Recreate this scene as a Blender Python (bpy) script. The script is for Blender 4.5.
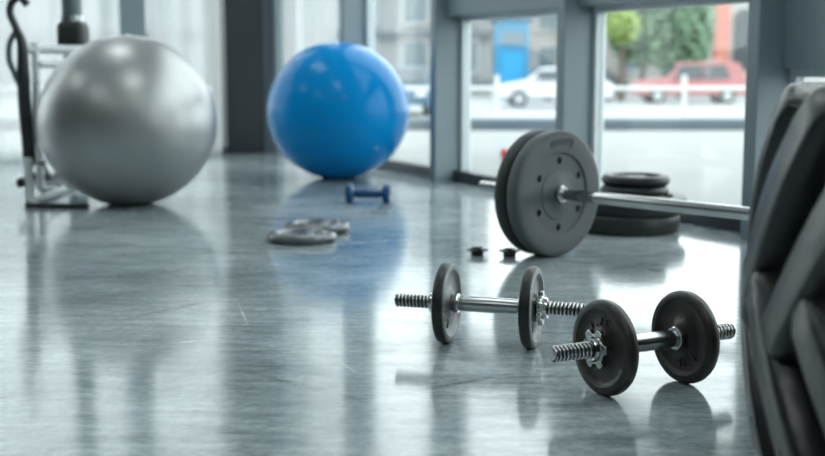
import bpy, bmesh, math, random
from mathutils import Vector, Matrix

PI = math.pi
random.seed(7)
for o in list(bpy.data.objects):
    bpy.data.objects.remove(o)
SC = bpy.context.scene
COL = SC.collection

# ------------------------------------------------------------------ camera, sky, exposure
cam_d = bpy.data.cameras.new('camera')
cam_d.sensor_width = 36.0
cam_d.lens = 52.36
cam_d.clip_start = 0.05
cam_d.clip_end = 400
cam_d.dof.use_dof = True
cam_d.dof.focus_distance = 2.0
cam_d.dof.aperture_fstop = 3.7
cam = bpy.data.objects.new('camera', cam_d)
COL.objects.link(cam)
cam.location = (0, 0, 0.51)
cam.rotation_euler = (PI/2 - math.atan(162/1200), 0, 0)
SC.camera = cam

world = bpy.data.worlds.new('overcast_sky')
SC.world = world
world.use_nodes = True
wn = world.node_tree.nodes
wn['Background'].inputs['Color'].default_value = (0.93, 0.99, 1.0, 1)
wn['Background'].inputs['Strength'].default_value = 1.5

SC.view_settings.view_transform = 'Standard'
SC.view_settings.look = 'None'
SC.view_settings.gamma = 1.0
SC.view_settings.use_curve_mapping = False
SC.view_settings.exposure = 1.32
SC.cycles.use_denoising = True
SC.cycles.transparent_max_bounces = 24
SC.cycles.sample_clamp_indirect = 8.0

# ------------------------------------------------------------------ materials
MATS = {}

def mat(name, color, rough=0.5, metal=0.0, spec=0.5, ior=None, coat=0.0, coat_rough=0.1,
        var=0.0, var_scale=8.0, bump=0.0, bump_scale=60.0, rough_var=0.0, emit=None):
    if name in MATS:
        return MATS[name]
    m = bpy.data.materials.new(name)
    m.use_nodes = True
    nt = m.node_tree
    b = nt.nodes['Principled BSDF']
    b.inputs['Base Color'].default_value = (*color, 1)
    b.inputs['Roughness'].default_value = rough
    b.inputs['Metallic'].default_value = metal
    b.inputs['Specular IOR Level'].default_value = spec
    if ior:
        b.inputs['IOR'].default_value = ior
    b.inputs['Coat Weight'].default_value = coat
    b.inputs['Coat Roughness'].default_value = coat_rough
    if emit:
        b.inputs['Emission Color'].default_value = (*emit[0], 1)
        b.inputs['Emission Strength'].default_value = emit[1]
    tc = nt.nodes.new('ShaderNodeTexCoord')
    if var or rough_var:
        n = nt.nodes.new('ShaderNodeTexNoise')
        n.inputs['Scale'].default_value = var_scale
        n.inputs['Detail'].default_value = 6
        n.inputs['Roughness'].default_value = 0.6
        nt.links.new(tc.outputs['Object'], n.inputs['Vector'])
        if var:
            r = nt.nodes.new('ShaderNodeValToRGB')
            r.color_ramp.elements[0].position = 0.3
            r.color_ramp.elements[1].position = 0.7
            r.color_ramp.elements[0].color = (*[max(0, c*(1-var)) for c in color], 1)
            r.color_ramp.elements[1].color = (*[min(1, c*(1+var)) for c in color], 1)
            nt.links.new(n.outputs['Fac'], r.inputs['Fac'])
            nt.links.new(r.outputs['Color'], b.inputs['Base Color'])
        if rough_var:
            mr = nt.nodes.new('ShaderNodeMapRange')
            mr.inputs['To Min'].default_value = max(0.02, rough - rough_var)
            mr.inputs['To Max'].default_value = min(1, rough + rough_var)
            nt.links.new(n.outputs['Fac'], mr.inputs['Value'])
            nt.links.new(mr.outputs['Result'], b.inputs['Roughness'])
    if bump:
        n2 = nt.nodes.new('ShaderNodeTexNoise')
        n2.inputs['Scale'].default_value = bump_scale
        n2.inputs['Detail'].default_value = 3
        nt.links.new(tc.outputs['Object'], n2.inputs['Vector'])
        bp = nt.nodes.new('ShaderNodeBump')
        bp.inputs['Strength'].default_value = bump
        bp.inputs['Distance'].default_value = 0.002
        nt.links.new(n2.outputs['Fac'], bp.inputs['Height'])
        nt.links.new(bp.outputs['Normal'], b.inputs['Normal'])
    MATS[name] = m
    return m


def floor_material():
    m = bpy.data.materials.new('polished_concrete')
    m.use_nodes = True
    nt = m.node_tree
    N, L = nt.nodes, nt.links
    b = N['Principled BSDF']
    tc = N.new('ShaderNodeTexCoord')

    def noise(scale, detail=6, rough=0.6, vec=None, stretch=None, rot=0.0):
        n = N.new('ShaderNodeTexNoise')
        n.inputs['Scale'].default_value = scale
        n.inputs['Detail'].default_value = detail
        n.inputs['Roughness'].default_value = rough
        src = tc.outputs['Object']
        if stretch:
            mp = N.new('ShaderNodeMapping')
            mp.inputs['Scale'].default_value = stretch
            mp.inputs['Rotation'].default_value = (0, 0, rot)
            L.new(src, mp.inputs['Vector'])
            src = mp.outputs['Vector']
        L.new(src, n.inputs['Vector'])
        return n

    def ramp(fac, p0, c0, p1, c1):
        r = N.new('ShaderNodeValToRGB')
        r.color_ramp.elements[0].position = p0
        r.color_ramp.elements[1].position = p1
        r.color_ramp.elements[0].color = (*c0, 1)
        r.color_ramp.elements[1].color = (*c1, 1)
        L.new(fac, r.inputs['Fac'])
        return r

    def mix(kind, fac, a, c):
        x = N.new('ShaderNodeMix')
        x.data_type = 'RGBA'
        x.blend_type = kind
        if isinstance(fac, float):
            x.inputs[0].default_value = fac
        else:
            L.new(fac, x.inputs[0])
        L.new(a, x.inputs[6])
        L.new(c, x.inputs[7])
        return x.outputs[2]

    big = ramp(noise(1.6, 8, 0.62).outputs['Fac'], 0.32, FLOOR_DARK, 0.70, FLOOR_LIGHT)
    fine = ramp(noise(14, 8, 0.7, stretch=(0.6, 2.4, 1), rot=0.3).outputs['Fac'], 0.36, (0.55, 0.58, 0.60), 0.64, (1.15, 1.15, 1.15))
    c = mix('MULTIPLY', 0.8, big.outputs['Color'], fine.outputs['Color'])
    grit = ramp(noise(55, 6, 0.75).outputs['Fac'], 0.36, (0.62, 0.64, 0.65), 0.62, (1.1, 1.1, 1.1))
    c = mix('MULTIPLY', 0.75, c, grit.outputs['Color'])
    # trowel marks and scuffs: thin warped bands
    scuff = ramp(noise(3.2, 10, 0.75, stretch=(0.35, 3.0, 1), rot=-0.35).outputs['Fac'], 0.55, (1, 1, 1), 0.66, (0.5, 0.53, 0.54))
    c = mix('MULTIPLY', 0.7, c, scuff.outputs['Color'])
    # hairline scratches
    v = N.new('ShaderNodeTexVoronoi')
    v.feature = 'DISTANCE_TO_EDGE'
    v.inputs['Scale'].default_value = 2.3
    mp = N.new('ShaderNodeMapping')
    mp.inputs['Scale'].default_value = (0.5, 1.8, 1)
    mp.inputs['Rotation'].default_value = (0, 0, 0.5)
    L.new(tc.outputs['Object'], mp.inputs['Vector'])
    dn = noise(4, 4, 0.6)
    wv = N.new('ShaderNodeVectorMath')
    wv.operation = 'MULTIPLY_ADD'
    wv.inputs[1].default_value = (0.35, 0.35, 0.35)
    L.new(dn.outputs['Color'], wv.inputs[0])
    L.new(mp.outputs['Vector'], wv.inputs[2])
    L.new(wv.outputs['Vector'], v.inputs['Vector'])
    crack = ramp(v.outputs['Distance'], 0.004, (1, 1, 1), 0.012, (0, 0, 0))
    cm = N.new('ShaderNodeMath')
    cm.operation = 'MULTIPLY'
    gate = ramp(noise(1.1, 3).outputs['Fac'], 0.5, (0, 0, 0), 0.62, (1, 1, 1))
    L.new(crack.outputs['Color'], cm.inputs[0])
    L.new(gate.outputs['Color'], cm.inputs[1])
    cm2 = N.new('ShaderNodeMath')
    cm2.operation = 'MULTIPLY'
    cm2.inputs[1].default_value = 0.25
    L.new(cm.outputs[0], cm2.inputs[0])
    rgb = N.new('ShaderNodeRGB')
    rgb.outputs[0].default_value = (0.55, 0.60, 0.60, 1)
    c = mix('MIX', cm2.outputs[0], c, rgb.outputs[0])
    # single scuffs and scratches: x, y, heading, half length, half width, pale or dark
    for sx, sy, hd, hl, hwid, pale in SCUFFS:
        mq = N.new('ShaderNodeMapping')
        mq.vector_type = 'TEXTURE'
        mq.inputs['Location'].default_value = (sx, sy, 0)
        mq.inputs['Rotation'].default_value = (0, 0, hd)
        mq.inputs['Scale'].default_value = (hl, hwid, 1)
        L.new(tc.outputs['Object'], mq.inputs['Vector'])
        gr = N.new('ShaderNodeTexGradient')
        gr.gradient_type = 'SPHERICAL'
        L.new(mq.outputs['Vector'], gr.inputs['Vector'])
        q = N.new('ShaderNodeMath')
        q.operation = 'MULTIPLY'
        q.use_clamp = True
        L.new(gr.outputs['Fac'], q.inputs[0])
        nn = ramp(noise(30, 5, 0.7).outputs['Fac'], 0.38, (0, 0, 0), 0.6, (1.1, 1.1, 1.1))
        L.new(nn.outputs['Color'], q.inputs[1])
        rg = N.new('ShaderNodeRGB')
        rg.outputs[0].default_value = (0.72, 0.76, 0.76, 1) if pale else (0.07, 0.08, 0.085, 1)
        c = mix('MIX', q.outputs[0], c, rg.outputs[0])
    L.new(c, b.inputs['Base Color'])
    rr = N.new('ShaderNodeMapRange')
    rr.inputs['From Min'].default_value = 0.3
    rr.inputs['From Max'].default_value = 0.7
    rr.inputs['To Min'].default_value = 0.08
    rr.inputs['To Max'].default_value = 0.15
    L.new(noise(5, 8, 0.7, stretch=(0.6, 1.8, 1), rot=0.2).outputs['Fac'], rr.inputs['Value'])
    L.new(rr.outputs['Result'], b.inputs['Roughness'])
    b.inputs['IOR'].default_value = 1.45
    sp = N.new('ShaderNodeMapRange')
    sp.inputs['From Min'].default_value = 0.36
    sp.inputs['From Max'].default_value = 0.62
    sp.inputs['To Min'].default_value = 0.22
    sp.inputs['To Max'].default_value = 0.80
    L.new(noise(6, 9, 0.72, stretch=(1.0, 2.2, 1), rot=-0.2).outputs['Fac'], sp.inputs['Value'])
    L.new(sp.outputs['Result'], b.inputs['Specular IOR Level'])
    bp = N.new('ShaderNodeBump')
    bp.inputs['Strength'].default_value = 0.014
    bp.inputs['Distance'].default_value = 0.004
    L.new(noise(9, 6, 0.6).outputs['Fac'], bp.inputs['Height'])
    L.new(bp.outputs['Normal'], b.inputs['Normal'])
    return m


def glass_material():
    m = bpy.data.materials.new('window_glass')
    m.use_nodes = True
    nt = m.node_tree
    N, L = nt.nodes, nt.links
    N.remove(N['Principled BSDF'])
    out = N['Material Output']
    t = N.new('ShaderNodeBsdfTransparent')
    t.inputs['Color'].default_value = (0.96, 0.985, 0.985, 1)
    g = N.new('ShaderNodeBsdfGlossy')
    g.inputs['Roughness'].default_value = 0.0
    lw = N.new('ShaderNodeLayerWeight')
    lw.inputs['Blend'].default_value = 0.5
    pw = N.new('ShaderNodeMath')
    pw.operation = 'POWER'
    pw.inputs[1].default_value = 4.0
    L.new(lw.outputs['Facing'], pw.inputs[0])
    ml = N.new('ShaderNodeMath')
    ml.operation = 'MULTIPLY_ADD'
    ml.inputs[1].default_value = 0.6
    ml.inputs[2].default_value = 0.03
    L.new(pw.outputs[0], ml.inputs[0])
    mx = N.new('ShaderNodeMixShader')
    L.new(ml.outputs[0], mx.inputs['Fac'])
    L.new(t.outputs[0], mx.inputs[1])
    L.new(g.outputs[0], mx.inputs[2])
    L.new(mx.outputs[0], out.inputs['Surface'])
    return m


def sheer_material():
    m = bpy.data.materials.new('sheer_white_fabric')
    m.use_nodes = True
    nt = m.node_tree
    N, L = nt.nodes, nt.links
    N.remove(N['Principled BSDF'])
    out = N['Material Output']
    d = N.new('ShaderNodeBsdfDiffuse')
    d.inputs['Color'].default_value = (0.76, 0.77, 0.77, 1)
    tl = N.new('ShaderNodeBsdfTranslucent')
    tl.inputs['Color'].default_value = (0.76, 0.77, 0.77, 1)
    tr = N.new('ShaderNodeBsdfTransparent')
    a = N.new('ShaderNodeMixShader')
    a.inputs['Fac'].default_value = 0.55
    L.new(d.outputs[0], a.inputs[1])
    L.new(tl.outputs[0], a.inputs[2])
    b = N.new('ShaderNodeMixShader')
    b.inputs['Fac'].default_value = 0.36
    L.new(a.outputs[0], b.inputs[1])
    L.new(tr.outputs[0], b.inputs[2])
    L.new(b.outputs[0], out.inputs['Surface'])
    return m


FLOOR_DARK = (0.20, 0.255, 0.268)
FLOOR_LIGHT = (0.56, 0.625, 0.635)
SCUFFS = [(-0.172, 1.878, -0.711, 0.181, 0.016, 0), (-0.32, 2.283, -0.306, 0.034, 0.008, 0), (-0.353, 2.449, -1.342, 0.132, 0.004, 1), (-0.118, 3.474, 0.463, 0.259, 0.012, 1), (-0.266, 2.117, 0.169, 0.051, 0.006, 0), (-0.108, 1.995, -1.167, 0.051, 0.004, 1), (-0.513, 2.489, 0.92, 0.151, 0.02, 0), (0.077, 1.897, 0.602, 0.145, 0.014, 0), (-1.063, 3.756, 0.429, 0.195, 0.014, 0), (0.61, 2.988, -0.799, 0.12, 0.02, 0), (-0.414, 2.194, 0.389, 0.086, 0.008, 1)]
M_FLOOR = floor_material()
M_GLASS = glass_material()
M_SHEER = sheer_material()
M_FRAME = mat('blue_grey_frame_paint', (0.20, 0.26, 0.285), 0.42, var=0.06, var_scale=3)
M_BEAD = mat('pale_aluminium_lit_edge', (0.62, 0.68, 0.70), 0.4)  # on the glazing beads the paleness stands in for the sunlit frame edge
M_RAIL = mat('dark_bottom_rail', (0.035, 0.045, 0.05), 0.4)
M_PILLAR = mat('charcoal_pillar_paint', (0.009, 0.014, 0.017), 0.5, var=0.15, var_scale=2)
M_WALL = mat('white_plaster', (0.74, 0.77, 0.78), 0.8, var=0.03, var_scale=2, bump=0.1, bump_scale=40)
M_WALLDARK = mat('dark_feature_wall', (0.10, 0.105, 0.11), 0.8)
M_WALLGREY = mat('grey_rear_wall', (0.55, 0.57, 0.575), 0.8)
M_CEIL = mat('ceiling_paint', (0.82, 0.84, 0.84), 0.9)
M_CHROME = mat('chrome', (0.60, 0.605, 0.605), 0.12, 1.0, rough_var=0.06, var_scale=30)
M_STEEL = mat('brushed_steel', (0.50, 0.52, 0.52), 0.24, 1.0, rough_var=0.08, var_scale=40)
M_DSTEEL = mat('blackened_steel', (0.05, 0.055, 0.06), 0.35, 0.6)
M_IRON = mat('cast_iron_enamel', (0.046, 0.044, 0.041), 0.33, 0.35, var=0.25, var_scale=40, bump=0.35, bump_scale=260)
M_IRON_PALE = mat('grey_hammered_iron', (0.20, 0.205, 0.208), 0.34, 0.6, var=0.25, var_scale=45, bump=0.4, bump_scale=260)
M_RIM = mat('shaded_rim_black', (0.016, 0.018, 0.018), 0.38, bump=0.3, bump_scale=260)
M_VINYL = mat('grey_vinyl', (0.075, 0.090, 0.095), 0.46, var=0.08, var_scale=14, bump=0.1, bump_scale=300)
M_BLACKHOLE = mat('ring_and_hole_black', (0.012, 0.014, 0.015), 0.5)
M_RUBBER = mat('black_rubber_plate', (0.018, 0.022, 0.024), 0.45, var=0.2, var_scale=12)
M_TYRE = mat('worn_tyre_rubber', (0.018, 0.021, 0.022), 0.30, spec=0.75, var=0.5, var_scale=7, rough_var=0.12, bump=0.5, bump_scale=70)
M_SILVER = mat('silver_ball_vinyl', (0.36, 0.37, 0.37), 0.38, 0.85)
M_BLUE = mat('blue_ball_vinyl', (0.0, 0.24, 0.60), 0.17, 0.0, 0.16)
M_BLUEDB = mat('blue_vinyl_dip', (0.0, 0.055, 0.17), 0.22, 0.0, 0.45)
M_BLACK = mat('black_upholstery', (0.02, 0.024, 0.027), 0.4)
M_GREYTUBE = mat('teal_grey_tube_paint', (0.10, 0.15, 0.16), 0.4)
M_WHITEMETAL = mat('white_powder_coat', (0.6, 0.64, 0.65), 0.35)

# ------------------------------------------------------------------ mesh helpers
class MB:
    def __init__(self):
        self.v, self.f = [], []

    def add(self, vs, fs):
        n = len(self.v)
        self.v += [tuple(p) for p in vs]
        self.f += [tuple(i + n for i in q) for q in fs]
        return self

    def box(self, c, s, rz=0.0):
        x, y, z = (k/2 for k in s)
        ca, sa = math.cos(rz), math.sin(rz)
        vs = []
        for i in (-1, 1):
            for j in (-1, 1):
                for k in (-1, 1):
                    px, py = i*x, j*y
                    vs.append((c[0]+px*ca-py*sa, c[1]+px*sa+py*ca, c[2]+k*z))
        return self.add(vs, [(0, 1, 3, 2), (4, 6, 7, 5), (0, 4, 5, 1), (2, 3, 7, 6), (0, 2, 6, 4), (1, 5, 7, 3)])

    def hexa(self, pts8):
        return self.add(pts8, [(0, 1, 3, 2), (4, 6, 7, 5), (0, 4, 5, 1), (2, 3, 7, 6), (0, 2, 6, 4), (1, 5, 7, 3)])

    def lathe(self, prof, n=48, axis='Z', c=(0, 0, 0), closed=False):
        vs, fs = [], []
        for r, t in prof:
            for i in range(n):
                a = 2*PI*i/n
                if axis == 'Z':
                    vs.append((c[0]+r*math.cos(a), c[1]+r*math.sin(a), c[2]+t))
                elif axis == 'X':
                    vs.append((c[0]+t, c[1]+r*math.cos(a), c[2]+r*math.sin(a)))
                else:
                    vs.append((c[0]+r*math.cos(a), c[1]+t, c[2]+r*math.sin(a)))
        m = len(prof)
        for j in range(m if closed else m-1):
            k = (j+1) % m
            for i in range(n):
                i2 = (i+1) % n
                fs.append((j*n+i, j*n+i2, k*n+i2, k*n+i))
        return self.add(vs, fs)

    def tube(self, pts, r, n=12, cap=True):
        pts = [Vector(p) for p in pts]
        rr = r if isinstance(r, (list, tuple)) else [r]*len(pts)
        vs, fs = [], []
        prev = None
        for i, p in enumerate(pts):
            d = (pts[min(i+1, len(pts)-1)] - pts[max(i-1, 0)]).normalized()
            if prev is None:
                up = Vector((0, 0, 1)) if abs(d.z) < 0.9 else Vector((1, 0, 0))
                u = d.cross(up).normalized()
            else:
                u = (prev - d*prev.dot(d)).normalized()
            prev = u
            w = d.cross(u)
            for k in range(n):
                a = 2*PI*k/n
                vs.append(p + rr[i]*(math.cos(a)*u + math.sin(a)*w))
        for i in range(len(pts)-1):
            for k in range(n):
                k2 = (k+1) % n
                fs.append((i*n+k, i*n+k2, (i+1)*n+k2, (i+1)*n+k))
        if cap:
            fs.append(tuple(range(n)))
            fs.append(tuple((len(pts)-1)*n+k for k in range(n)))
        return self.add(vs, fs)

    def prism(self, outline, z0, z1, axis='Z', c=(0, 0, 0)):
        n = len(outline)
        vs = []
        for z in (z0, z1):
            for x, y in outline:
                p = {'Z': (x, y, z), 'X': (z, x, y), 'Y': (x, z, y)}[axis]
                vs.append((p[0]+c[0], p[1]+c[1], p[2]+c[2]))
        fs = [tuple(range(n)), tuple(range(n, 2*n))]
        for i in range(n):
            j = (i+1) % n
            fs.append((i, j, n+j, n+i))
        return self.add(vs, fs)

    def mesh(self, name, material, smooth=35):
        me = bpy.data.meshes.new(name)
        me.from_pydata(self.v, [], self.f)
        bm = bmesh.new()
        bm.from_mesh(me)
        bmesh.ops.remove_doubles(bm, verts=bm.verts, dist=1e-6)
        bmesh.ops.dissolve_degenerate(bm, edges=bm.edges, dist=1e-7)
        bmesh.ops.recalc_face_normals(bm, faces=bm.faces)
        bm.to_mesh(me)
        bm.free()
        if smooth:
            for p in me.polygons:
                p.use_smooth = True
            me.set_sharp_from_angle(angle=math.radians(smooth))
        me.materials.append(material)
        return me

    def build(self, name, material, parent=None, smooth=35, bevel=0.0, segs=2):
        return place(name, self.mesh(name, material, smooth), parent, bevel, segs)


def place(name, me, parent=None, bevel=0.0, segs=2):
    o = bpy.data.objects.new(name, me)
    COL.objects.link(o)
    if parent:
        o.parent = parent
    if bevel:
        md = o.modifiers.new('bevel', 'BEVEL')
        md.width = bevel
        md.segments = segs
        md.limit_method = 'ANGLE'
        md.angle_limit = math.radians(40)
        md.harden_normals = False
    return o


def empty(name, loc=(0, 0, 0), rz=0.0):
    o = bpy.data.objects.new(name, None)
    COL.objects.link(o)
    o.location = loc
    o.rotation_euler = (0, 0, rz)
    o.empty_display_size = 0.05
    return o


def tag(o, label=None, cat=None, group=None, kind=None):
    if label:
        o['label'] = label
    if cat:
        o['category'] = cat
    if group:
        o['group'] = group
    if kind:
        o['kind'] = kind
    return o


def copy_tree(o, parent=None):
    c = o.copy()
    COL.objects.link(c)
    c.parent = parent
    for ch in list(o.children):
        copy_tree(ch, c)
    return c


def cut(o, cutter_mb):
    """subtract a mesh from o, in o's own space"""
    cm = cutter_mb.mesh('cutter', M_BLACKHOLE, 0)
    co = bpy.data.objects.new('cutter', cm)
    co.parent = o
    COL.objects.link(co)
    md = o.modifiers.new('cut', 'BOOLEAN')
    md.object = co
    md.operation = 'DIFFERENCE'
    md.solver = 'EXACT'
    dg = bpy.context.evaluated_depsgraph_get()
    me = bpy.data.meshes.new_from_object(o.evaluated_get(dg))
    o.modifiers.clear()
    o.data = me
    bpy.data.objects.remove(co)
    for p in me.polygons:
        p.use_smooth = True
    me.set_sharp_from_angle(angle=math.radians(35))
    return o


def text_mesh(txt, size, depth):
    cu = bpy.data.curves.new('glyphs', 'FONT')
    cu.body = txt
    cu.size = size
    cu.extrude = depth
    cu.align_x = 'CENTER'
    cu.align_y = 'CENTER'
    t = bpy.data.objects.new('glyphs', cu)
    COL.objects.link(t)
    dg = bpy.context.evaluated_depsgraph_get()
    me = bpy.data.meshes.new_from_object(t.evaluated_get(dg))
    bpy.data.objects.remove(t)
    return me

# ------------------------------------------------------------------ room frame
# a runs along the glazed wall towards the viewer, b runs from the glazed wall into the room
WA = Vector((0.451, -0.893, 0)).normalized()
WB = Vector((WA.y, -WA.x, 0))          # into the room
O0 = Vector((0.205, 5.345, 0))
A0, A1, B1, H = -2.10, 8.5, 7.0, 3.2
ROOM_RZ = math.atan2(WA.y, WA.x)


def W(a, b, z=0.0):
    return O0 + WA*a + WB*b + Vector((0, 0, z))


def abox(mb, a0, a1, b0, b1, z0, z1):
    return mb.hexa([W(a, b, z) for a in (a0, a1) for b in (b0, b1) for z in (z0, z1)])


def struct(o):
    o['kind'] = 'structure'
    return o

# floor slab, ceiling, plain walls
struct(abox(MB(), A0-0.25, A1+0.2, -0.05, B1+0.2, -0.12, 0.0).build('floor', M_FLOOR, smooth=0))
struct(abox(MB(), A0-0.25, A1+0.2, -0.12, B1+0.2, H, H+0.15).build('ceiling', M_CEIL, smooth=0))
struct(abox(MB(), A0-0.2, A1+0.2, B1, B1+0.2, 0, H).build('wall_left', M_WALLDARK, smooth=0))
struct(abox(MB(), A1, A1+0.2, -0.12, B1, 0, H).build('wall_front', M_WALLGREY, smooth=0))

# glazed wall: deep narrow mullions one metre apart, bays between them
wall_r = struct(empty('wall_right'))
MW, MD0, MD1 = 0.05, -0.05, 0.125
mull = [-1.985 + 0.998*i for i in range(11)]
for a in mull:
    abox(MB(), a-MW, a, MD0, MD1, 0, H).build('mullion', M_FRAME, wall_r, 0, bevel=0.003)
abox(MB(), A0, A1, -0.10, 0.10, 2.85, H).build('head_beam', M_FRAME, wall_r, 0)


def bay(n, a0, a1, transom=None, panel=None):
    w = struct(empty('window_%d' % n))
    g = 0.022
    abox(MB(), a0, a1, -0.045, 0.035, 0.0, 0.05).build('bottom_rail', M_RAIL, w, 0, bevel=0.003)
    spans = [(0.05, 2.85)]
    if transom:
        t0, t1 = transom
        abox(MB(), a0, a1, -0.045, 0.07, t0, t1).build('transom', M_FRAME, w, 0, bevel=0.003)
        spans = [(0.05, t0), (t1, 2.85)]
    if panel:
        t0, t1 = panel
        abox(MB(), a0, a1, -0.045, 0.03, t0, t1).build('infill_panel', M_FRAME, w, 0, bevel=0.003)
        spans = [(0.05, t0), (t1, 2.85)]
    for z0, z1 in spans:
        abox(MB(), a0, a0+g, -0.042, 0.0, z0, z1).build('glazing_bead', M_BEAD, w, 0)
        abox(MB(), a1-g, a1, -0.042, 0.0, z0, z1).build('glazing_bead', M_BEAD, w, 0)
        abox(MB(), a0+g, a1-g, -0.042, 0.0, z1-g, z1).build('glazing_bead', M_BEAD, w, 0)
        abox(MB(), a0+g, a1-g, -0.030, -0.022, z0, z1-g).build('pane', M_GLASS, w, 0)
    return w


for i in range(10):
    a0, a1 = mull[i], mull[i+1]-MW
    if i in (2, 3):
        bay(i+1, a0, a1, transom=(0.725, 0.87))
    elif i == 4:
        bay(i+1, a0, a1, panel=(0.50, 1.05))
    else:
        bay(i+1, a0, a1)

# back wall: charcoal pillar by the corner, then curtained glazing
wall_b = struct(empty('wall_back'))
abox(MB(), A0-0.2, A0, -0.12, B1, 2.7, H).build('head_beam', M_WALL, wall_b, 0)
abox(MB(), A0-0.2, A0+0.06, 0.175, 0.405, 0, H).build('pillar', M_PILLAR, wall_b, 0, bevel=0.004)
abox(MB(), A0-0.2, A0+0.0, -0.12, 0.175, 0, H).build('corner_post', M_FRAME, wall_b, 0)
abox(MB(), A0-0.2, A0, 4.4, B1, 0, 2.7).build('plaster_panel', M_WALL, wall_b, 0)
bm_b = [0.86, 1.9, 2.9, 3.9]
for b in bm_b:
    abox(MB(), A0-0.12, A0+0.03, b, b+0.14, 0, 2.7).build('mullion', M_FRAME, wall_b, 0, bevel=0.003)
edges = [0.405] + bm_b + [4.4]
for i in range(5):
    b0 = edges[i] + (0 if i == 0 else 0.14)
    b1 = edges[i+1]
    w = struct(empty('window_%d' % (11+i)))
    abox(MB(), A0-0.10, A0-0.04, b0, b1, 0, 0.05).build('bottom_rail', M_BEAD, w, 0)
    abox(MB(), A0-0.075, A0-0.065, b0, b1, 0.05, 2.7).build('pane', M_GLASS, w, 0)


def curtain(p0, p1, z0, z1, folds, amp, label, seed):
    """pleated sheer hanging between two plan points"""
    rnd = random.Random(seed)
    p0, p1 = Vector(p0), Vector(p1)
    d = p1-p0
    nrm = Vector((-d.y, d.x, 0)).normalized()
    n = folds*10
    rows = 8
    ph = [rnd.uniform(0.6, 1.3) for _ in range(folds+2)]
    mb = MB()
    vs, fs = [], []
    for j in range(rows+1):
        z = z0+(z1-z0)*j/rows
        flare = 1.0 - 0.45*j/rows
        for i in range(n+1):
            t = i/n
            k = ph[int(t*folds)]
            off = amp*flare*k*math.sin(2*PI*t*folds + 0.4*math.sin(3*z))
            q = p0 + d*t + nrm*off
            vs.append((q.x, q.y, z))
    for j in range(rows):
        for i in range(n):
            a = j*(n+1)+i
            fs.append((a, a+1, a+n+2, a+n+1))
    mb.add(vs, fs)
    e = empty('curtain', (0, 0, 0))
    mb.build('fabric', M_SHEER, e, 80)
    tb = MB().tube([(p0.x, p0.y, z1+0.012), (p1.x, p1.y, z1+0.012)], 0.010, 10)
    tb.build('curtain_rod', M_BEAD, e)
    tag(e, label, 'curtain', 'sheer white curtains')
    return e


curtain(W(A0+0.03, 0.425), W(A0+0.03, 0.845), 0.008, 2.66, 3, 0.014, 'sheer white curtain between the charcoal pillar and the grey window post', 1)
curtain(W(A0+0.03, 1.02), W(A0+0.03, 1.88), 0.008, 2.66, 6, 0.014, 'sheer white curtain behind the exercise machine beside the silver ball', 2)
curtain(W(A0+0.03, 2.06), W(A0+0.03, 2.88), 0.008, 2.66, 6, 0.014, 'sheer white curtain hanging furthest left past the exercise machine', 3)
curtain(W(-1.97, 0.09), W(-1.16, 0.09), 0.008, 2.80, 5, 0.012, 'sheer white curtain in the window right behind the blue ball', 4)

# ceiling light panels (lamps of the room)
M_LAMP = mat('lamp_diffuser', (0.9, 0.9, 0.9), 0.5, emit=((0.95, 1.0, 1.0), 2.1))
for i, a in enumerate((-0.6, 2.2, 5.0)):
    for j, b in enumerate((1.6, 4.6)):
        c = W(a, b, H)
        e = empty('ceiling_light', c, ROOM_RZ)
        fr = MB()
        for s in (-1, 1):
            fr.box((0, s*0.315, -0.02), (1.22, 0.02, 0.04))
            fr.box((s*0.605, 0, -0.02), (0.01, 0.61, 0.04))
        fr.build('frame', M_WHITEMETAL, e, 0)
        MB().box((0, 0, -0.018), (1.19, 0.60, 0.02)).build('diffuser', M_LAMP, e, 0)
        row = ('far', 'middle', 'near')[i]
        tag(e, 'flat white ceiling light panel, %s row, %s' % (row, 'window side' if j == 0 else 'inner side'), 'ceiling light', 'ceiling light panels')

# ------------------------------------------------------------------ outside
M_PAVE = mat('pale_paving', (0.26, 0.27, 0.265), 0.85, var=0.05, var_scale=0.8)
M_STREET = mat('light_asphalt', (0.32, 0.335, 0.34), 0.9, var=0.08, var_scale=0.3)
M_KERB = mat('blue_grey_kerb', (0.10, 0.13, 0.15), 0.8, var=0.1, var_scale=2)
struct(MB().box((4, -2.0, -0.47), (44, 24.0, 0.9)).build('terrace', M_PAVE, smooth=0))
struct(MB().box((10, 60, -1.1), (220, 160, 0.2)).build('street', M_STREET, smooth=0))
struct(MB().box((4, 10.15, -0.03), (44, 0.32, 0.20)).build('kerb', M_KERB, smooth=0, bevel=0.02))

M_WHITE = mat('white_gloss_paint', (0.56, 0.57, 0.575), 0.35)
# guard railing along the street
rail = empty('guard_railing', (5.0, 20.0, -1.0))
for z in (1.14, 0.61):
    MB().tube([(-14, 0, z), (14, 0, z)], 0.035, 12).build('rail', M_WHITE, rail)
for k in range(9):
    MB().tube([(-12.9+3.1*k, 0, 0), (-12.9+3.1*k, 0, 1.36)], 0.045, 12).build('post', M_WHITE, rail)
tag(rail, 'white two-rail guard railing along the street outside the windows', 'railing')


can = empty('tin_can', (0.535, 6.93, -0.02))
MB().lathe([(0, 0), (0.024, 0), (0.026, 0.003), (0.026, 0.048), (0.024, 0.051), (0, 0.051)], 24).build('can_body', mat('red_enamel', (0.62, 0.03, 0.02), 0.4), can)
MB().lathe([(0.020, 0.0505), (0.025, 0.0505), (0.025, 0.055), (0.020, 0.055)], 24, closed=True).build('lid_rim', M_STEEL, can)
tag(can, 'tiny red can on the pale paving just outside, seen left of the barbell plates', 'can')


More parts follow.
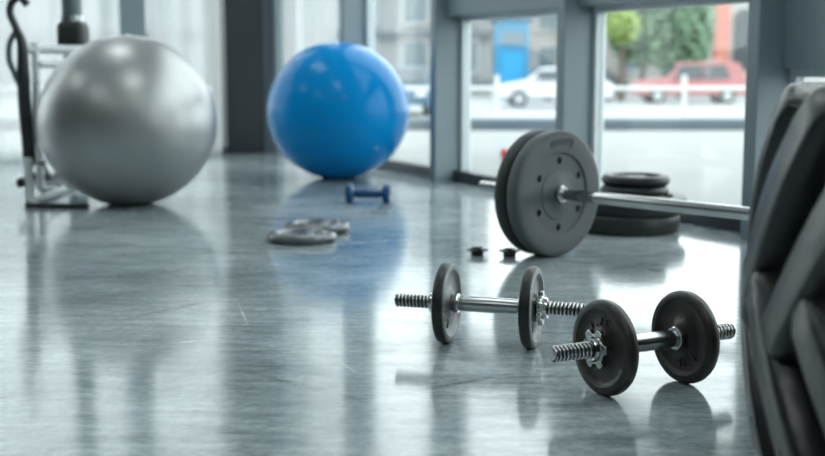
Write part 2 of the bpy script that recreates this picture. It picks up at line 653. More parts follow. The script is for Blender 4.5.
def car(loc, rz, paint, label, length=4.3, height=1.45, suv=False):
    e = empty('car', loc, rz)
    L2 = length/2
    if suv:
        prof = [(-L2, 0.35), (-L2, 0.95), (-L2+0.10, 1.0), (-L2+0.35, height-0.04), (-L2+0.6, height), (0.35, height), (0.55, height-0.05), (1.05, 1.02), (L2-0.15, 0.90), (L2, 0.72), (L2, 0.35)]
    else:
        prof = [(-L2, 0.35), (-L2, 0.85), (-L2+0.25, 0.95), (-L2+0.95, height-0.05), (-L2+1.4, height), (0.2, height), (0.5, height-0.06), (1.15, 0.95), (L2-0.15, 0.80), (L2, 0.62), (L2, 0.35)]
    mb = MB()
    n = len(prof)
    vs = []
    for y in (-0.86, 0.86):
        for x, z in prof:
            k = 1.0 if z < 1.0 else 1.0 - 0.16*(z-1.0)/(height-1.0)
            vs.append((x, y*k, z))
    fs = [tuple(range(n)), tuple(range(n, 2*n))] + [(i, (i+1) % n, n+(i+1) % n, n+i) for i in range(n)]
    mb.add(vs, fs)
    body = mb.build('body', paint, e, 40, bevel=0.05, segs=3)
    mw = mat('car_glass', (0.03, 0.045, 0.055), 0.08, 0.0, 0.8)
    md = mat('car_trim', (0.02, 0.022, 0.024), 0.6)
    mh = mat('car_lamp', (0.8, 0.8, 0.78), 0.2)
    zt, zb = height-0.10, 1.0
    for s in (-1, 1):
        y = 0.80*s
        for x0, x1 in ((-L2+0.75, -0.45), (-0.38, 0.55)):
            sb = 0.18 if x0 < -1 else 0.0
            st = 0.25 if x1 > 0.5 else 0.0
            yo, yi = 0.868*s, 0.758*s
            MB().hexa([(x0, yo, zb), (x0+sb, yi, zt), (x0, yo-0.06*s, zb), (x0+sb, yi-0.06*s, zt),
                       (x1+st, yo, zb), (x1, yi, zt), (x1+st, yo-0.06*s, zb), (x1, yi-0.06*s, zt)]).build('side_window', mw, e, 0)
        MB().box((L2-0.03, 0.6*s, 0.68), (0.12, 0.30, 0.12)).build('headlamp', mh, e, 0, bevel=0.02)
        MB().box((0.62, 0.93*s, 1.02), (0.10, 0.18, 0.12)).build('mirror', paint, e, 0, bevel=0.02)
    if suv:
        MB().hexa([(1.03, -0.74, 1.06), (0.60, -0.66, height-0.07), (1.03, 0.74, 1.06), (0.60, 0.66, height-0.07),
                   (1.06, -0.74, 1.08), (0.63, -0.66, height-0.05), (1.06, 0.74, 1.08), (0.63, 0.66, height-0.05)]).build('windscreen', mw, e, 0)
    else:
        MB().hexa([(1.10, -0.74, 1.00), (0.56, -0.66, height-0.07), (1.10, 0.74, 1.00), (0.56, 0.66, height-0.07),
                   (1.13, -0.74, 1.02), (0.59, -0.66, height-0.05), (1.13, 0.74, 1.02), (0.59, 0.66, height-0.05)]).build('windscreen', mw, e, 0)
    for sx in (-1, 1):
        for s in (-1, 1):
            c = (sx*(L2-0.85), 0.78*s, 0.32)
            wl = MB().lathe([(0.20, -0.1), (0.31, -0.1), (0.32, -0.07), (0.32, 0.07), (0.31, 0.1), (0.20, 0.1)], 24, 'Y', c, True).build('wheel', md, e)
            MB().lathe([(0, -0.09), (0.20, -0.09), (0.20, 0.09), (0, 0.09)], 16, 'Y', c).build('hubcap', M_STEEL, wl)
    return tag(e, label, 'car')


car((5.2, 45, -1.0), PI, mat('car_white', (0.6, 0.61, 0.615), 0.3), 'white parked saloon car seen through the window with the blue kiosk')
car((11.3, 49.5, -1.0), PI, mat('car_red', (0.38, 0.15, 0.15), 0.35), 'red parked car in front of the green trees outside', 4.5, 1.65, True)
car((7.3, 53.2, -1.0), PI*0.95, mat('car_dark', (0.05, 0.06, 0.07), 0.3), 'dark car parked behind and beside the red car outside')
car((-0.35, 38, -1.0), -PI/2, mat('car_navy', (0.03, 0.09, 0.15), 0.3), 'dark blue car parked outside behind the blue ball', 4.2, 1.5)

# blue kiosk
ki = empty('kiosk', (4.55, 56, -1.0))
mbk = mat('kiosk_blue', (0.02, 0.20, 0.36), 0.5)
MB().box((0, 0, 1.75), (1.5, 1.6, 3.5)).build('body', mbk, ki, 0, bevel=0.03)
MB().box((0, 0, 3.6), (1.8, 1.9, 0.18)).build('roof', mat('kiosk_roof', (0.01, 0.10, 0.18), 0.5), ki, 0, bevel=0.03)
MB().box((0, -0.82, 1.05), (0.9, 0.05, 2.0)).build('door', mat('kiosk_door', (0.015, 0.25, 0.50), 0.5), ki, 0, bevel=0.02)
MB().box((0, -0.82, 2.75), (1.1, 0.05, 0.7)).build('sign_panel', mat('kiosk_panel', (0.10, 0.16, 0.20), 0.5), ki, 0, bevel=0.02)
tag(ki, 'tall blue kiosk standing behind the white car outside', 'kiosk')


def building(loc, rz, w, d, h, wallm, label, nx, nz, zfirst=1.2, winw=1.3, winh=1.6, bands=True):
    e = empty('building', loc, rz)
    MB().box((0, 0, h/2), (w, d, h)).build('walls', wallm, e, 0)
    MB().box((0, 0, h+0.15), (w+0.5, d+0.5, 0.3)).build('roof', mat('roof_edge', (0.42, 0.45, 0.46), 0.8), e, 0)
    mg = mat('far_window_glass', (0.12, 0.16, 0.18), 0.15)
    mf = mat('far_window_frame', (0.4, 0.41, 0.41), 0.6)
    mwin = MB().box((0, 0, 0), (winw, 0.12, winh)).mesh('pane', mg, 0)
    fr = MB()
    for s in (-1, 1):
        fr.box((s*winw/2, 0, 0), (0.12, 0.22, winh+0.12))
        fr.box((0, 0, s*winh/2), (winw, 0.22, 0.12))
    mfr = fr.mesh('window_frame', mf, 0)
    mband = MB().box((0, 0, 0), (w+0.1, 0.3, 0.35)).mesh('balcony_band', mat('band_grey', (0.14, 0.16, 0.17), 0.8), 0)
    dz = (h-zfirst)/nz
    for j in range(nz):
        zc = zfirst + dz*j + winh/2
        for i in range(nx):
            x = (i+0.5)/nx*w - w/2
            p = place('window_frame', mfr, e)
            p.location = (x, -d/2-0.06, zc)
            q = place('pane', mwin, p)
        if bands:
            bnd = place('balcony_band', mband, e)
            bnd.location = (0, -d/2-0.12, zfirst+dz*j-0.55)
    return tag(e, label, 'building')


building((-14.0, 66, -1.0), 0.0, 36, 8, 11, mat('wall_pale_grey', (0.29, 0.30, 0.305), 0.85), 'pale grey building with dark balcony bands outside behind the blue ball', 14, 4)
building((13.0, 84, -1.0), 0.0, 22, 8, 9, mat('wall_beige', (0.31, 0.295, 0.28), 0.85), 'beige building beyond the blue kiosk and the white car', 8, 3, bands=False)
bR = building((21.6, 66, -1.0), -0.05, 12.2, 8, 8, mat('wall_white', (0.42, 0.42, 0.42), 0.85), 'white building with brick-red pillar and dark arched opening beyond the red car', 4, 2, zfirst=4.9, winh=1.2, bands=False)
MB().box((-5.6, -4.2, 3.3), (0.75, 0.5, 6.6)).build('pillar', mat('brick_red', (0.50, 0.19, 0.14), 0.85), bR, 0, bevel=0.03)
arch = [(-0.5, 0)] + [(-0.5*math.cos(PI*k/12), 2.6+0.5*math.sin(PI*k/12)) for k in range(13)] + [(0.5, 0)]
MB().prism(arch, -0.12, 0.12, 'Y', (-4.45, -4.02, 1.3)).build('arched_opening', mat('arch_dark', (0.03, 0.04, 0.045), 0.4), bR, 0)


def tree(loc, h, rx, rz_, leafm, label, seed, n=900, leaf=0.22, zc=None):
    rnd = random.Random(seed)
    e = empty('tree', loc)
    bark = mat('bark', (0.11, 0.085, 0.065), 0.9)
    zc = zc or h-rz_
    t = MB().tube([(0, 0, 0), (0.03, 0, zc*0.5), (0, 0.04, zc), (0, 0, zc+rz_*0.5)], [0.16, 0.12, 0.09, 0.03], 8)
    for k in range(6):
        a = 2*PI*k/6
        t.tube([(0, 0, zc-rz_*0.4), (math.cos(a)*rx*0.35, math.sin(a)*rx*0.35, zc+0.1), (math.cos(a)*rx*0.7, math.sin(a)*rx*0.7, zc+rz_*0.3)], [0.06, 0.045, 0.02], 6)
    t.build('trunk', bark, e)
    mb = MB()
    for k in range(n):
        while True:
            p = Vector((rnd.uniform(-1, 1), rnd.uniform(-1, 1), rnd.uniform(-1, 1)))
            if 0.25 < p.length < 1 and rnd.random() < 0.3+0.7*p.length:
                break
        c = Vector((p.x*rx, p.y*rx, zc+p.z*rz_))
        u = Vector((rnd.gauss(0, 1), rnd.gauss(0, 1), rnd.gauss(0, 1))).normalized()
        w = u.orthogonal().normalized()
        s = leaf*rnd.uniform(0.7, 1.3)
        mid = u.cross(w)*s*0.12
        mb.add([c-u*s, c-w*s*0.5+mid, c+u*s, c+w*s*0.5+mid], [(0, 1, 2, 3)])
    f = mb.build('crown', leafm, e, 0)
    f['kind'] = 'stuff'
    return tag(e, label, 'tree', 'trees across the street')


G1 = mat('leaf_green', (0.17, 0.27, 0.17), 0.7, var=0.35, var_scale=2)
G2 = mat('leaf_pale_green', (0.28, 0.38, 0.12), 0.7, var=0.25, var_scale=2)
tree((11.4, 60, -1.0), 6.6, 1.9, 2.6, G1, 'dense green tree directly behind the red car outside', 3, 2200, 0.26)
tree((12.3, 55.5, -1.0), 6.4, 1.45, 2.9, G1, 'dense green tree beside the brick-red pillar outside', 4, 2000, 0.26)
tree((8.9, 51.6, -1.0), 4.0, 0.72, 0.72, G2, 'small round-crowned pale green tree above the dark car outside', 5, 900, 0.16, zc=3.2)

# ------------------------------------------------------------------ exercise balls
def ball(name, loc, r, m, label, tilt, ridges):
    e = empty(name, loc)
    mb = MB()
    n = 96
    prof = []
    for k in range(n+1):
        t = PI*k/n
        rr = r
        if ridges:
            # moulded grooves round the ball
            lat = abs(math.degrees(t)-90)
            if 14 < lat < 62:
                rr += 0.0011*math.sin(lat*PI/2.4)
        prof.append((max(0.0, rr*math.sin(t)), -rr*math.cos(t)))
    mb.lathe(prof, 96, 'Z')
    me = mb.mesh('shell', m, 60)
    R = Matrix.Rotation(tilt[0], 4, 'X') @ Matrix.Rotation(tilt[1], 4, 'Y')
    me.transform(R)
    zf = r*0.965
    for v in me.vertices:       # sagging under its own weight: flat foot, slight bulge
        z = v.co.z
        k = 1.0 + 0.022*max(0.0, 1-abs(z+0.25*r)/r)
        v.co.x *= k
        v.co.y *= k
        v.co.z = max(z*0.985, -zf) + zf
    sh = place('shell', me, e)
    vp = MB().lathe([(0, 0.004), (0.007, 0.004), (0.009, 0.002), (0.012, 0.0), (0.012, -0.003)], 20, 'Z').build('valve_plug', mat('white_plug', (0.7, 0.7, 0.7), 0.4), e)
    d = R @ Vector((0, 0, 1))
    vp.rotation_euler = d.to_track_quat('Z', 'Y').to_euler()
    vp.location = Vector((d.x*r, d.y*r, d.z*r*0.985 + zf)) 
    return tag(e, label, 'exercise ball')


ball('exercise_ball', (-1.052, 4.455, 0), 0.3195, M_SILVER, 'large silver-grey exercise ball on the floor beside the exercise machine', (0.12, 0.05), False)
ball('exercise_ball', (-0.339, 5.50, 0), 0.318, M_BLUE, 'large glossy blue exercise ball in front of the window', (2.2, 0.6), False)

# ------------------------------------------------------------------ small blue dumbbell
e = empty('hand_weight', (-0.166, 4.455, 0), math.radians(-3))
rb = 0.037
MB().lathe([(0, -0.06), (0.0125, -0.06), (0.0155, -0.03), (0.0165, 0), (0.0155, 0.03), (0.0125, 0.06), (0, 0.06)], 24, 'X', (0, 0, rb)).build('grip', M_BLUEDB, e)
for s in (-1, 1):
    hx = [(0.5*0, 0)]
    pr = [(0, 0.052), (0.022, 0.052), (0.034, 0.056), (0.0385, 0.062), (0.0385, 0.076), (0.034, 0.082), (0.020, 0.085), (0, 0.085)]
    # hexagonal heads with softened edges
    mb = MB()
    vs, fs = [], []
    for r, t in pr:
        for i in range(48):
            a = 2*PI*i/48
            k = math.cos(PI/8)/math.cos((a + PI/8) % (PI/4) - PI/8)
            k = 0.35 + 0.65*k if r > 0 else 1
            vs.append((s*t, r*k*math.cos(a + PI/8), rb + r*k*math.sin(a + PI/8)))
    for j in range(len(pr)-1):
        for i in range(48):
            fs.append((j*48+i, j*48+(i+1) % 48, (j+1)*48+(i+1) % 48, (j+1)*48+i))
    mb.add(vs, fs)
    mb.build('head', M_BLUEDB, e, 40)
tag(e, 'small blue vinyl dumbbell lying in front of the blue ball', 'dumbbell')

# ------------------------------------------------------------------ loose plates lying on the floor
def flat_plate(name, loc, r, t, m, label, rz=0.0, tilt=(0, 0), group=None):
    e = empty(name, loc, rz)
    e.rotation_euler = (tilt[0], tilt[1], rz)
    h = t/2
    body = MB().lathe([(0.014, t*0.85), (0.20*r+0.012, t*0.85), (0.26*r+0.012, t*0.68), (0.66*r, t*0.68), (0.74*r, t*0.94), (0.83*r, t), (0.93*r, t*0.92),
                       (0.985*r, t*0.70), (r, h), (0.985*r, t*0.30), (0.93*r, t*0.08), (0.83*r, 0), (0.74*r, t*0.06), (0.66*r, t*0.3),
                       (0.26*r+0.012, t*0.3), (0.20*r+0.012, t*0.12), (0.014, t*0.12)], 64, 'Z', closed=True).build('disc', m, e)
    MB().lathe([(0.0135, t*0.88), (0.019, t*0.88), (0.019, t*0.10), (0.0135, t*0.10)], 32, 'Z', closed=True).build('bushing', M_STEEL, e)
    for k in range(4):
        a = PI/2*k + 0.4
        MB().box((0.46*r*math.cos(a)*1.0, 0.46*r*math.sin(a), t*0.70), (0.24*r, 0.09*r, t*0.12), a).build('raised_rib', m, e, 0, bevel=0.001)
    return tag(e, label, 'weight plate', group)


M_PLATE_GREY = mat('grey_enamel_plate', (0.16, 0.17, 0.175), 0.26, 0.5, var=0.12, var_scale=30, bump=0.15, bump_scale=200)
flat_plate('weight_plate', (-0.325, 3.495, 0), 0.103, 0.028, M_PLATE_GREY, 'grey iron weight plate lying on open floor, front one of two', 0.2, group='grey plates on the open floor')
flat_plate('weight_plate', (-0.297, 3.715, 0), 0.103, 0.028, M_PLATE_GREY, 'grey iron weight plate lying just behind another on open floor', 0.9, group='grey plates on the open floor')

# stack by the window
def bumper(loc, r, t, m, label):
    e = empty('bumper_plate', loc, 0.3)
    MB().lathe([(0.026, t*0.9), (0.40*r, t*0.9), (0.44*r, t*0.8), (0.72*r, t*0.8), (0.76*r, t), (0.955*r, t), (0.985*r, t*0.93), (r, t*0.80),
                (r, t*0.2), (0.985*r, t*0.07), (0.955*r, 0), (0.76*r, 0), (0.72*r, t*0.2), (0.44*r, t*0.2), (0.40*r, t*0.1), (0.026, t*0.1)], 72, 'Z', closed=True).build('disc', m, e, 30)
    MB().lathe([(0.0255, t*0.93), (0.034, t*0.93), (0.034, t*0.07), (0.0255, t*0.07)], 32, 'Z', closed=True).build('bushing', M_STEEL, e)
    return tag(e, label, 'weight plate', 'plates stacked behind the barbell')


SX, SY = 0.665, 3.745
bumper((SX, SY, 0), 0.172, 0.056, M_RUBBER, 'thick black rubber plate at the bottom of the stack behind the barbell')
bumper((SX+0.024, SY+0.01, 0.056), 0.172, 0.052, M_RUBBER, 'thick black rubber plate, second from the floor in the stack')
flat_plate('weight_plate', (SX+0.035, SY+0.02, 0.108), 0.107, 0.031, M_RUBBER, 'small rounded black plate under the top plate of the stack', 0.3, group='plates stacked behind the barbell')
flat_plate('weight_plate', (SX+0.038, SY+0.02, 0.139), 0.107, 0.033, M_RUBBER, 'small rounded black plate on top of the stack by window', 1.1, group='plates stacked behind the barbell')

# ------------------------------------------------------------------ star collars
def star_outline(n, r0, r1, steps=10):
    out = []
    for i in range(n*steps):
        a = 2*PI*i/(n*steps)
        k = 0.5+0.5*math.cos(n*a)
        k = max(0.0, min(1.0, (k-0.25)/0.5))
        k = k*k*(3-2*k)
        out.append(((r0+(r1-r0)*k)*math.cos(a), (r0+(r1-r0)*k)*math.sin(a)))
    return out


def ring_prism(mb, outer, rin, z0, z1, axis='Z', c=(0, 0, 0)):
    n = len(outer)
    inner = [(rin*math.cos(2*PI*i/n), rin*math.sin(2*PI*i/n)) for i in range(n)]
    vs = []
    for z in (z0, z1):
        for ring in (outer, inner):
            for x, y in ring:
                p = {'Z': (x, y, z), 'X': (z, x, y)}[axis]
                vs.append((p[0]+c[0], p[1]+c[1], p[2]+c[2]))
    fs = []
    for i in range(n):
        j = (i+1) % n
        fs += [(i, j, n+j, n+i), (2*n+i, 2*n+j, 3*n+j, 3*n+i), (i, j, 2*n+j, 2*n+i), (n+i, n+j, 3*n+j, 3*n+i)]
    return mb.add(vs, fs)


def loose_collar(loc, rz, label):
    e = empty('star_collar', loc, rz)
    e.scale = (1, 1, 0.8)
    MB().lathe([(0.0128, 0.0), (0.0165, 0.0), (0.0175, 0.002), (0.0175, 0.017), (0.0128, 0.017)], 36, 'Z', closed=True).build('hub', M_DSTEEL, e)
    ring_prism(MB(), star_outline(6, 0.0185, 0.0285), 0.0128, 0.016, 0.023).build('star_wheel', M_DSTEEL, e, 40, bevel=0.0015)
    MB().lathe([(0.0128, 0.023), (0.0165, 0.023), (0.0155, 0.027), (0.0128, 0.027)], 32, 'Z', closed=True).build('rubber_ring', M_BLACKHOLE, e)
    return tag(e, label, 'collar', 'loose star collars by the barbell')


loose_collar((0.176, 3.222, 0), 0.05, 'small dark star collar on the floor, further from the barbell plate')
loose_collar((0.262, 3.205, 0), 0.0, 'small dark star collar on the floor right next to the barbell plate')

# ------------------------------------------------------------------ threaded rod helper
def threaded(mb, x0, x1, r, amp, pitch, cy=0, cz=0, n=28, per=8):
    turns = abs(x1-x0)/pitch
    m = int(turns*per)
    vs, fs = [], []
    for j in range(m+1):
        x = x0+(x1-x0)*j/m
        for i in range(n):
            a = 2*PI*i/n
            ph = ((x-x0)/pitch*(1 if x1 > x0 else -1) + i/n) % 1.0
            k = abs(2*ph-1)
            k = min(1.0, max(0.0, (k-0.2)/0.55))
            edge = min(1.0, min(j, m-j)/4)
            rr = r - amp*(1-k) - (1-edge)*0.0015
            vs.append((x, cy+rr*math.cos(a), cz+rr*math.sin(a)))
    for j in range(m):
        for i in range(n):
            i2 = (i+1) % n
            fs.append((j*n+i, j*n+i2, (j+1)*n+i2, (j+1)*n+i))
    fs.append(tuple(range(n)))
    fs.append(tuple(m*n+i for i in range(n)))
    return mb.add(vs, fs)


# ------------------------------------------------------------------ adjustable dumbbells
R_DB = 0.0755


def db_plate_mesh(m):
    # x axis is the bar, symmetric iron disc with rim, web and hub
    T = 0.0115
    rim = [(0.0135, T*0.85), (0.0245, T*0.85), (0.0275, T*0.55), (0.053, T*0.38), (0.0585, T*0.55), (0.0620, T*0.98), (0.0685, T), (0.0730, T*0.80), (0.0750, T*0.45), (R_DB, 0)]
    prof = rim + [(r, -t) for r, t in reversed(rim[:-1])]
    return MB().lathe(prof, 72, 'X', closed=True).mesh('plate', m, 50)


def arc_glyphs(txt, rad, size, x, m, parent, a_mid, side):
    """raised characters along an arc on the web of a plate; side = +1/-1 face along x"""
    step = 0.30
    for i, ch in enumerate(txt):
        me = text_mesh(ch, size, 0.0016)
        me.materials.clear()
        me.materials.append(m)
        off = (i-(len(txt)-1)/2)*step
        a = a_mid - off          # clockwise as seen from outside
        R = Matrix(((0, 0, side), (side, 0, 0), (0, 1, 0)))     # glyph x->y, y->z, z->x
        me.transform(Matrix.Translation((0, rad, 0)))
        rot2 = Matrix.Rotation(-off if a_mid > 0 else -off, 4, 'Z')
        me.transform(rot2)
        if a_mid < 0:
            me.transform(Matrix.Rotation(PI, 4, 'Z'))
        me.transform(R.to_4x4())
        me.transform(Matrix.Translation((x, 0, 0)))
        o = place('raised_digit', me, parent)
        o.location = (0, 0, 0)
        o.rotation_euler = (0, 0, 0)


def adjustable_dumbbell(loc, rz, roll, plate_mat, label, spins):
    e = empty('adjustable_dumbbell', loc, rz)
    c = (0, 0, R_DB)
    bar = MB().lathe([(0, -0.070), (0.0125, -0.070), (0.0125, -0.066), (0.0128, -0.060), (0.0142, -0.045), (0.0148, 0), (0.0142, 0.045), (0.0128, 0.060), (0.0125, 0.066), (0.0125, 0.070), (0, 0.070)], 40, 'X', c)
    bar.build('handle', M_STEEL, e)
    for s in (-1, 1):
        th = threaded(MB(), s*0.068, s*0.178, 0.0134, 0.0030, 0.0070, 0, R_DB)
        to = th.build('threaded_end', M_CHROME, e, 60)
        to.data.materials.append(M_DSTEEL)              # thread roots darkened, groove shade put into the colour
        for p in to.data.polygons:
            if len(p.vertices) < 6 and math.hypot(p.center.y, p.center.z-R_DB) < 0.0134-0.0017:
                p.material_index = 1
        MB().lathe([(0.0120, s*0.056), (0.0175, s*0.056), (0.0190, s*0.058), (0.0190, s*0.064), (0.0175, s*0.0665), (0.0120, s*0.0665)], 40, 'X', c, True).build('inner_collar', M_CHROME, e)
        pm = db_plate_mesh(plate_mat)
        if plate_mat is M_IRON_PALE:                    # rim band blackened as painted shade, paler worn faces
            pm.materials.append(M_RIM)
            for p in pm.polygons:
                if math.hypot(p.center.y, p.center.z) > 0.0718:
                    p.material_index = 1
        pl = place('plate', pm, e)
        pl.location = (s*0.0795, 0, R_DB)
        pl.rotation_euler = (spins[0 if s < 0 else 1], 0, 0)
        for side in (-1, 1):
            arc_glyphs('1.25', 0.0405, 0.019, side*0.0058, plate_mat, pl, 1, side)
        nut = empty('spinlock_nut', (s*0.0925, 0, R_DB))
        nut.parent = e
        x0 = 0.0
        mb = MB()
        ring_prism(mb, star_outline(6, 0.0235, 0.0320), 0.0125, 0.000*s, 0.009*s, 'X')
        nm = mb.mesh('spinlock_nut', M_CHROME, 40)
        bpy.data.objects.remove(nut)
        nut = place('spinlock_nut', nm, e, 0.0012)
        nut.location = (s*0.0925, 0, R_DB)
        nut.rotation_euler = (0.3*s+0.2, 0, 0)
        MB().lathe([(0.0125, s*0.008), (0.0205, s*0.008), (0.0205, s*0.012), (0.0185, s*0.0175), (0.0125, s*0.0165)], 36, 'X', (0, 0, 0), True).build('nut_hub', M_CHROME, nut)
        MB().lathe([(0.0125, -s*0.002), (0.0195, -s*0.002), (0.0195, s*0.001), (0.0125, s*0.001)], 36, 'X', (0, 0, 0), True).build('rubber_ring', M_BLACKHOLE, nut)
    return tag(e, label, 'dumbbell', 'adjustable dumbbells in the foreground')


def mid(p, q):
    return ((p[0]+q[0])/2, (p[1]+q[1])/2, 0)


adjustable_dumbbell((0.140, 2.163, 0), math.atan2(-0.046, 0.156), 0, M_IRON_PALE, 'adjustable dumbbell with pale worn plate rims, the one further from the tyre', (2.3, 2.2))
adjustable_dumbbell((0.370, 1.864, 0), math.atan2(0.075, 0.143), 0, M_IRON, 'adjustable dumbbell with black plates, nearest to the big tyre', (-0.25, 2.75))

# ------------------------------------------------------------------ barbell
R_BB = 0.1705
BDIR = math.atan2(-0.745, 0.667)


def vinyl_plate(parent, x, tk, text):
    R, T = R_BB, tk/2
    half = [(0.0158, T*0.92), (0.030, T*0.92), (0.034, T*0.80), (0.40*R, T*0.80), (0.415*R, T*0.70), (0.63*R, T*0.70), (0.65*R, T*0.97), (0.70*R, T), (0.90*R, T), (0.955*R, T*0.94), (0.985*R, T*0.78), (R, T*0.45), (R, 0)]
    prof = half + [(r, -t) for r, t in reversed(half[:-1])]
    o = MB().lathe(prof, 96, 'X', closed=True).build('vinyl_plate', M_VINYL, parent)
    o.location = (x, 0, R_BB)
    cutter = MB()
    for k in range(6):
        a = PI/2 + PI/3*k
        cutter.lathe([(0, T*0.25), (0.0098, T*0.25), (0.0098, T*1.5), (0, T*1.5)], 20, 'X', (0, 0.53*R*math.cos(a), 0.53*R*math.sin(a)))
    if text:
        pts_o = [(0.875*R*math.cos(PI/2+t), 0.875*R*math.sin(PI/2+t)) for t in [0.33-0.066*i for i in range(11)]]
        pts_i = [(0.765*R*math.cos(PI/2+t), 0.765*R*math.sin(PI/2+t)) for t in [-0.33+0.066*i for i in range(11)]]
        cutter.prism(pts_o+pts_i, T*0.86, T*1.5, 'X')
    cut(o, cutter)
    o.data.materials.clear()
    o.data.materials.append(M_VINYL if text else M_RUBBER)
    for k in range(6):
        a = PI/2 + PI/3*k
        MB().lathe([(0, T*0.28), (0.0096, T*0.28), (0.0096, T*0.40), (0, T*0.40)], 20, 'X', (0, 0.53*R*math.cos(a), 0.53*R*math.sin(a))).build('hole_shade_disc', M_BLACKHOLE, o)  # black discs paint the shade at the bottom of the holes
    if text:
        # worn raised maker's lettering in the slot, too worn to read
        ws = [0.05, 0.06, 0.045, 0.06, 0.05, 0.06, 0.05]
        t = 0.27
        for wd in ws:
            b = MB()
            for (r0, r1) in ((0.785, 0.80), (0.812, 0.826), (0.84, 0.855)):
                q = [(rr*R*math.cos(PI/2+tt), rr*R*math.sin(PI/2+tt)) for rr, tt in ((r0, t), (r1, t), (r1, t-wd), (r0, t-wd))]
                b.prism(q, T*0.85, T*0.95, 'X')
            b.build('worn_letter', M_VINYL, o, 0)
            t -= 0.08
    return o


bb = empty('barbell', (0.396, 3.194, 0), BDIR)
cB = (0, 0, R_BB)
TK = 0.043
XO = 1.27          # distance between the facing plate faces
MB().tube([(-0.285, 0, R_BB), (XO+0.285, 0, R_BB)], 0.0155, 28).build('bar', M_CHROME, bb)
for x0, s in ((0.0, 1), (XO, -1)):
    for k in (0, 1):
        p = vinyl_plate(bb, x0 - s*(TK/2 + k*(TK+0.002)), TK, k == 0)
        if s < 0:
            p.rotation_euler = (0, 0, PI)
        if k == 1:
            p.rotation_euler = (0, 0, p.rotation_euler.z)
    MB().lathe([(0.0150, s*0.000+x0), (0.0215, s*0.000+x0), (0.0235, s*0.003+x0), (0.0235, s*0.010+x0), (0.0205, s*0.014+x0), (0.0150, s*0.014+x0)], 40, 'X', cB, True).build('stop_collar', M_CHROME, bb)
    MB().lathe([(0.0150, x0-s*0.093), (0.024, x0-s*0.093), (0.026, x0-s*0.096), (0.026, x0-s*0.112), (0.022, x0-s*0.118), (0.0150, x0-s*0.118)], 36, 'X', cB, True).build('lock_collar', M_CHROME, bb)
    MB().lathe([(0, x0-s*0.283), (0.0162, x0-s*0.283), (0.0168, x0-s*0.287), (0.0162, x0-s*0.295), (0, x0-s*0.297)], 28, 'X', cB).build('end_cap', M_CHROME, bb)
tag(bb, 'barbell with two large grey vinyl plates and a chrome bar', 'barbell')

# ------------------------------------------------------------------ tractor tyre lying flat
TC = (1.015, 1.235)
TR, TW, LUG = 0.648, 0.494, 0.058
tyre = empty('tractor_tyre', (TC[0], TC[1], 0))
ZM = TW/2


def crown(z):
    """carcass radius at height z (crown of the tread between the lugs)"""
    t = abs(z-ZM)/(TW/2)
    return TR - LUG - 0.026*t*t - 0.014*t**6


prof = []
for k in range(25):
    z = 0.012 + (TW-0.024)*k/24
    prof.append((crown(z), z))
top = [(crown(TW)-0.02, TW-0.004), (crown(TW)-0.06, TW-0.012), (crown(TW)-0.12, TW-0.022), (0.42, TW-0.045), (0.375, TW-0.075), (0.355, TW-0.10), (0.352, TW-0.135), (0.365, TW-0.14)]
prof += top
prof += [(0.42, TW-0.10), (0.50, TW-0.055), (0.555, TW-0.06), (0.57, ZM), (0.555, 0.06), (0.50, 0.055), (0.42, 0.10)]
prof += [(r, TW-z) for r, z in reversed(top)]
MB().lathe(prof, 128, 'Z', closed=True).build('carcass', M_TYRE, tyre, 40)
# bead ring lines on the upper sidewall
for r, z in ((crown(TW)-0.085, TW-0.014), (0.47, TW-0.030)):
    MB().lathe([(r-0.006, z-0.004), (r-0.003, z+0.004), (r+0.003, z+0.005), (r+0.006, z-0.002)], 96, 'Z').build('sidewall_ridge', M_TYRE, tyre, 60)

NL = 25


def lug_mesh(up, m):
    """one bar of the chevron tread, from just past the centre line over the shoulder"""
    n = 14
    vs, fs = [], []
    sec = [(-1.32, -0.006), (-1.12, 0.45), (-0.94, 0.88), (-0.72, 1.0), (0.72, 1.0), (0.94, 0.88), (1.12, 0.45), (1.32, -0.006)]
    m_ = len(sec)
    for j in range(n+1):
        s = j/n
        zr = -0.034 + (TW/2+0.030)*s           # height above the centre line
        lead = 0.92*max(0, zr+0.034)*(1 - 0.22*s)
        endk = 1.0
        if j == 0:
            endk = 0.55
        if j == n:
            endk = 0.80
        z = ZM + (zr if up else -zr)
        hw = 0.0290 + 0.008*s
        tt = abs(z-ZM)/(TW/2)
        base = crown(z)
        hh = LUG*(1.0 - 0.10*s)*(0.9 if j in (0, n) else 1.0)
        for q, hq in sec:
            off = q*hw*endk
            # offset runs across the bar, bar itself at about 45 degrees
            dphi = (lead + off*0.72)/TR
            dz = -off*0.69
            zz = z + (dz if up else -dz)
            zz = min(max(zz, 0.004), TW-0.004)
            r = crown(zz) + (hq*hh if hq > 0 else -0.012)
            vs.append((r*math.cos(dphi), r*math.sin(dphi), zz))
    for j in range(n):
        for i in range(m_-1):
            fs.append((j*m_+i, j*m_+i+1, (j+1)*m_+i+1, (j+1)*m_+i))
        fs.append((j*m_+m_-1, j*m_, (j+1)*m_, (j+1)*m_+m_-1))
    fs.append(tuple(range(m_)))
    fs.append(tuple(n*m_+i for i in range(m_)))
    return MB().add(vs, fs).mesh('tread_lug', m, 48)


LU, LD = lug_mesh(True, M_TYRE), lug_mesh(False, M_TYRE)
PH = math.radians(165.0)
for k in range(NL):
    for me, sh in ((LU, 0.0), (LD, 0.5)):
        o = place('tread_lug', me, tyre, 0.005, 2)
        o.rotation_euler = (0, 0, PH + 2*PI*(k+sh)/NL)
tag(tyre, 'huge black tractor tyre with chevron tread lying flat in the foreground', 'tyre')

# ------------------------------------------------------------------ exercise machine behind the silver ball
em = empty('exercise_machine', (-1.42, 4.62, 0))


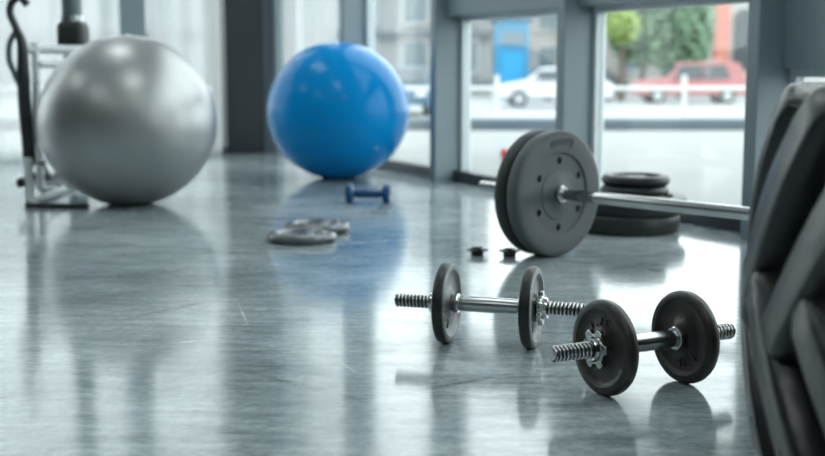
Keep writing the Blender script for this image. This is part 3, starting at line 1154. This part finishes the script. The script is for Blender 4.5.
def em_tube(name, pts, r, m, parent=None, n=12):
    return MB().tube([(p[0]+1.42, p[1]-4.62, p[2]) for p in pts], r, n).build(name, m, parent or em)


def spline(pts, k=6):
    out = []
    P = [Vector(p) for p in pts]
    for i in range(len(P)-1):
        a, b, c, d = P[max(i-1, 0)], P[i], P[i+1], P[min(i+2, len(P)-1)]
        for j in range(k):
            t = j/k
            out.append(0.5*((2*b)+(c-a)*t+(2*a-5*b+4*c-d)*t*t+(3*b-a-3*c+d)*t**3))
    out.append(P[-1])
    return out


em_tube('base_bar', [(-1.405, 4.33, 0.009), (-1.17, 4.31, 0.009)], 0.009, M_DSTEEL)
em_tube('base_rail', [(-1.395, 4.33, 0.014), (-1.43, 5.40, 0.014)], 0.014, M_WHITEMETAL)
em_tube('base_bar', [(-1.72, 5.40, 0.018), (-1.12, 5.40, 0.018)], 0.018, M_DSTEEL)
em_tube('front_post', [(-1.405, 4.38, 0.01), (-1.425, 4.44, 0.17)], 0.017, M_WHITEMETAL)
lever = spline([(-1.410, 4.46, 0.732), (-1.435, 4.46, 0.76), (-1.465, 4.46, 0.742), (-1.474, 4.46, 0.702), (-1.454, 4.46, 0.648), (-1.435, 4.46, 0.586), (-1.435, 4.46, 0.459), (-1.434, 4.46, 0.349), (-1.428, 4.46, 0.238), (-1.425, 4.46, 0.141)])
nl = len(lever)
em_tube('handle_lever', lever, [0.014 if i < nl*0.45 else 0.014+0.010*min(1, (i/nl-0.45)/0.2) for i in range(nl)], M_BLACK, n=14)
em_tube('handle_loop', spline([(-1.451, 4.46, 0.641), (-1.479, 4.46, 0.597), (-1.485, 4.46, 0.539), (-1.472, 4.46, 0.495), (-1.442, 4.46, 0.420)]), 0.011, M_GREYTUBE)
MB().box((-1.440+1.42, 4.40-4.62, 0.085), (0.022, 0.06, 0.035)).build('pedal', M_BLACK, em, 0, bevel=0.008)
MB().lathe([(0, -0.012), (0.012, -0.012), (0.015, -0.006), (0.015, 0.006), (0.012, 0.012), (0, 0.012)], 24, 'Y', (-1.365+1.42, 4.41-4.62, 0.155)).build('adjusting_knob', M_CHROME, em)
em_tube('knob_stem', [(-1.365, 4.41, 0.155), (-1.425, 4.44, 0.155)], 0.006, M_CHROME)
em_tube('cross_bar', [(-1.50, 4.72, 0.575), (-1.30, 4.93, 0.575)], 0.018, M_WHITEMETAL)
em_tube('cross_bar', [(-1.46, 4.74, 0.515), (-1.30, 4.93, 0.515)], 0.014, M_WHITEMETAL)
em_tube('front_upright', [(-1.475, 4.74, 0.02), (-1.475, 4.74, 0.60)], 0.016, M_WHITEMETAL)
em_tube('foot_stub', [(-1.475, 4.74, 0.02), (-1.415, 4.74, 0.02)], 0.016, M_WHITEMETAL)
em_tube('main_post', [(-1.385, 4.95, 0.02), (-1.385, 4.95, 1.30)], 0.040, M_GREYTUBE, n=24)
pad = MB().box((0, 0, 0), (0.115, 0.11, 0.135))
po = pad.build('pad', M_BLACK, em, 40, bevel=0.03, segs=5)
po.location = (-1.38+1.42, 4.94-4.62, 0.625)
MB().lathe([(0.040, -0.012), (0.052, -0.012), (0.052, 0.012), (0.040, 0.012)], 28, 'Z', (-1.385+1.42, 4.95-4.62, 0.700), True).build('clamp_ring', M_STEEL, em)
em_tube('ball_halo_tube', spline([(-1.475, 4.72, 0.456), (-1.482, 4.72, 0.301), (-1.471, 4.72, 0.184), (-1.439, 4.72, 0.101), (-1.410, 4.72, 0.07), (-1.345, 4.72, 0.035)]), 0.010, M_CHROME)  # added tube following the blurred halo along the silver ball's edge
tag(em, 'exercise machine with black hooked lever and grey post behind the silver ball', 'exercise machine')
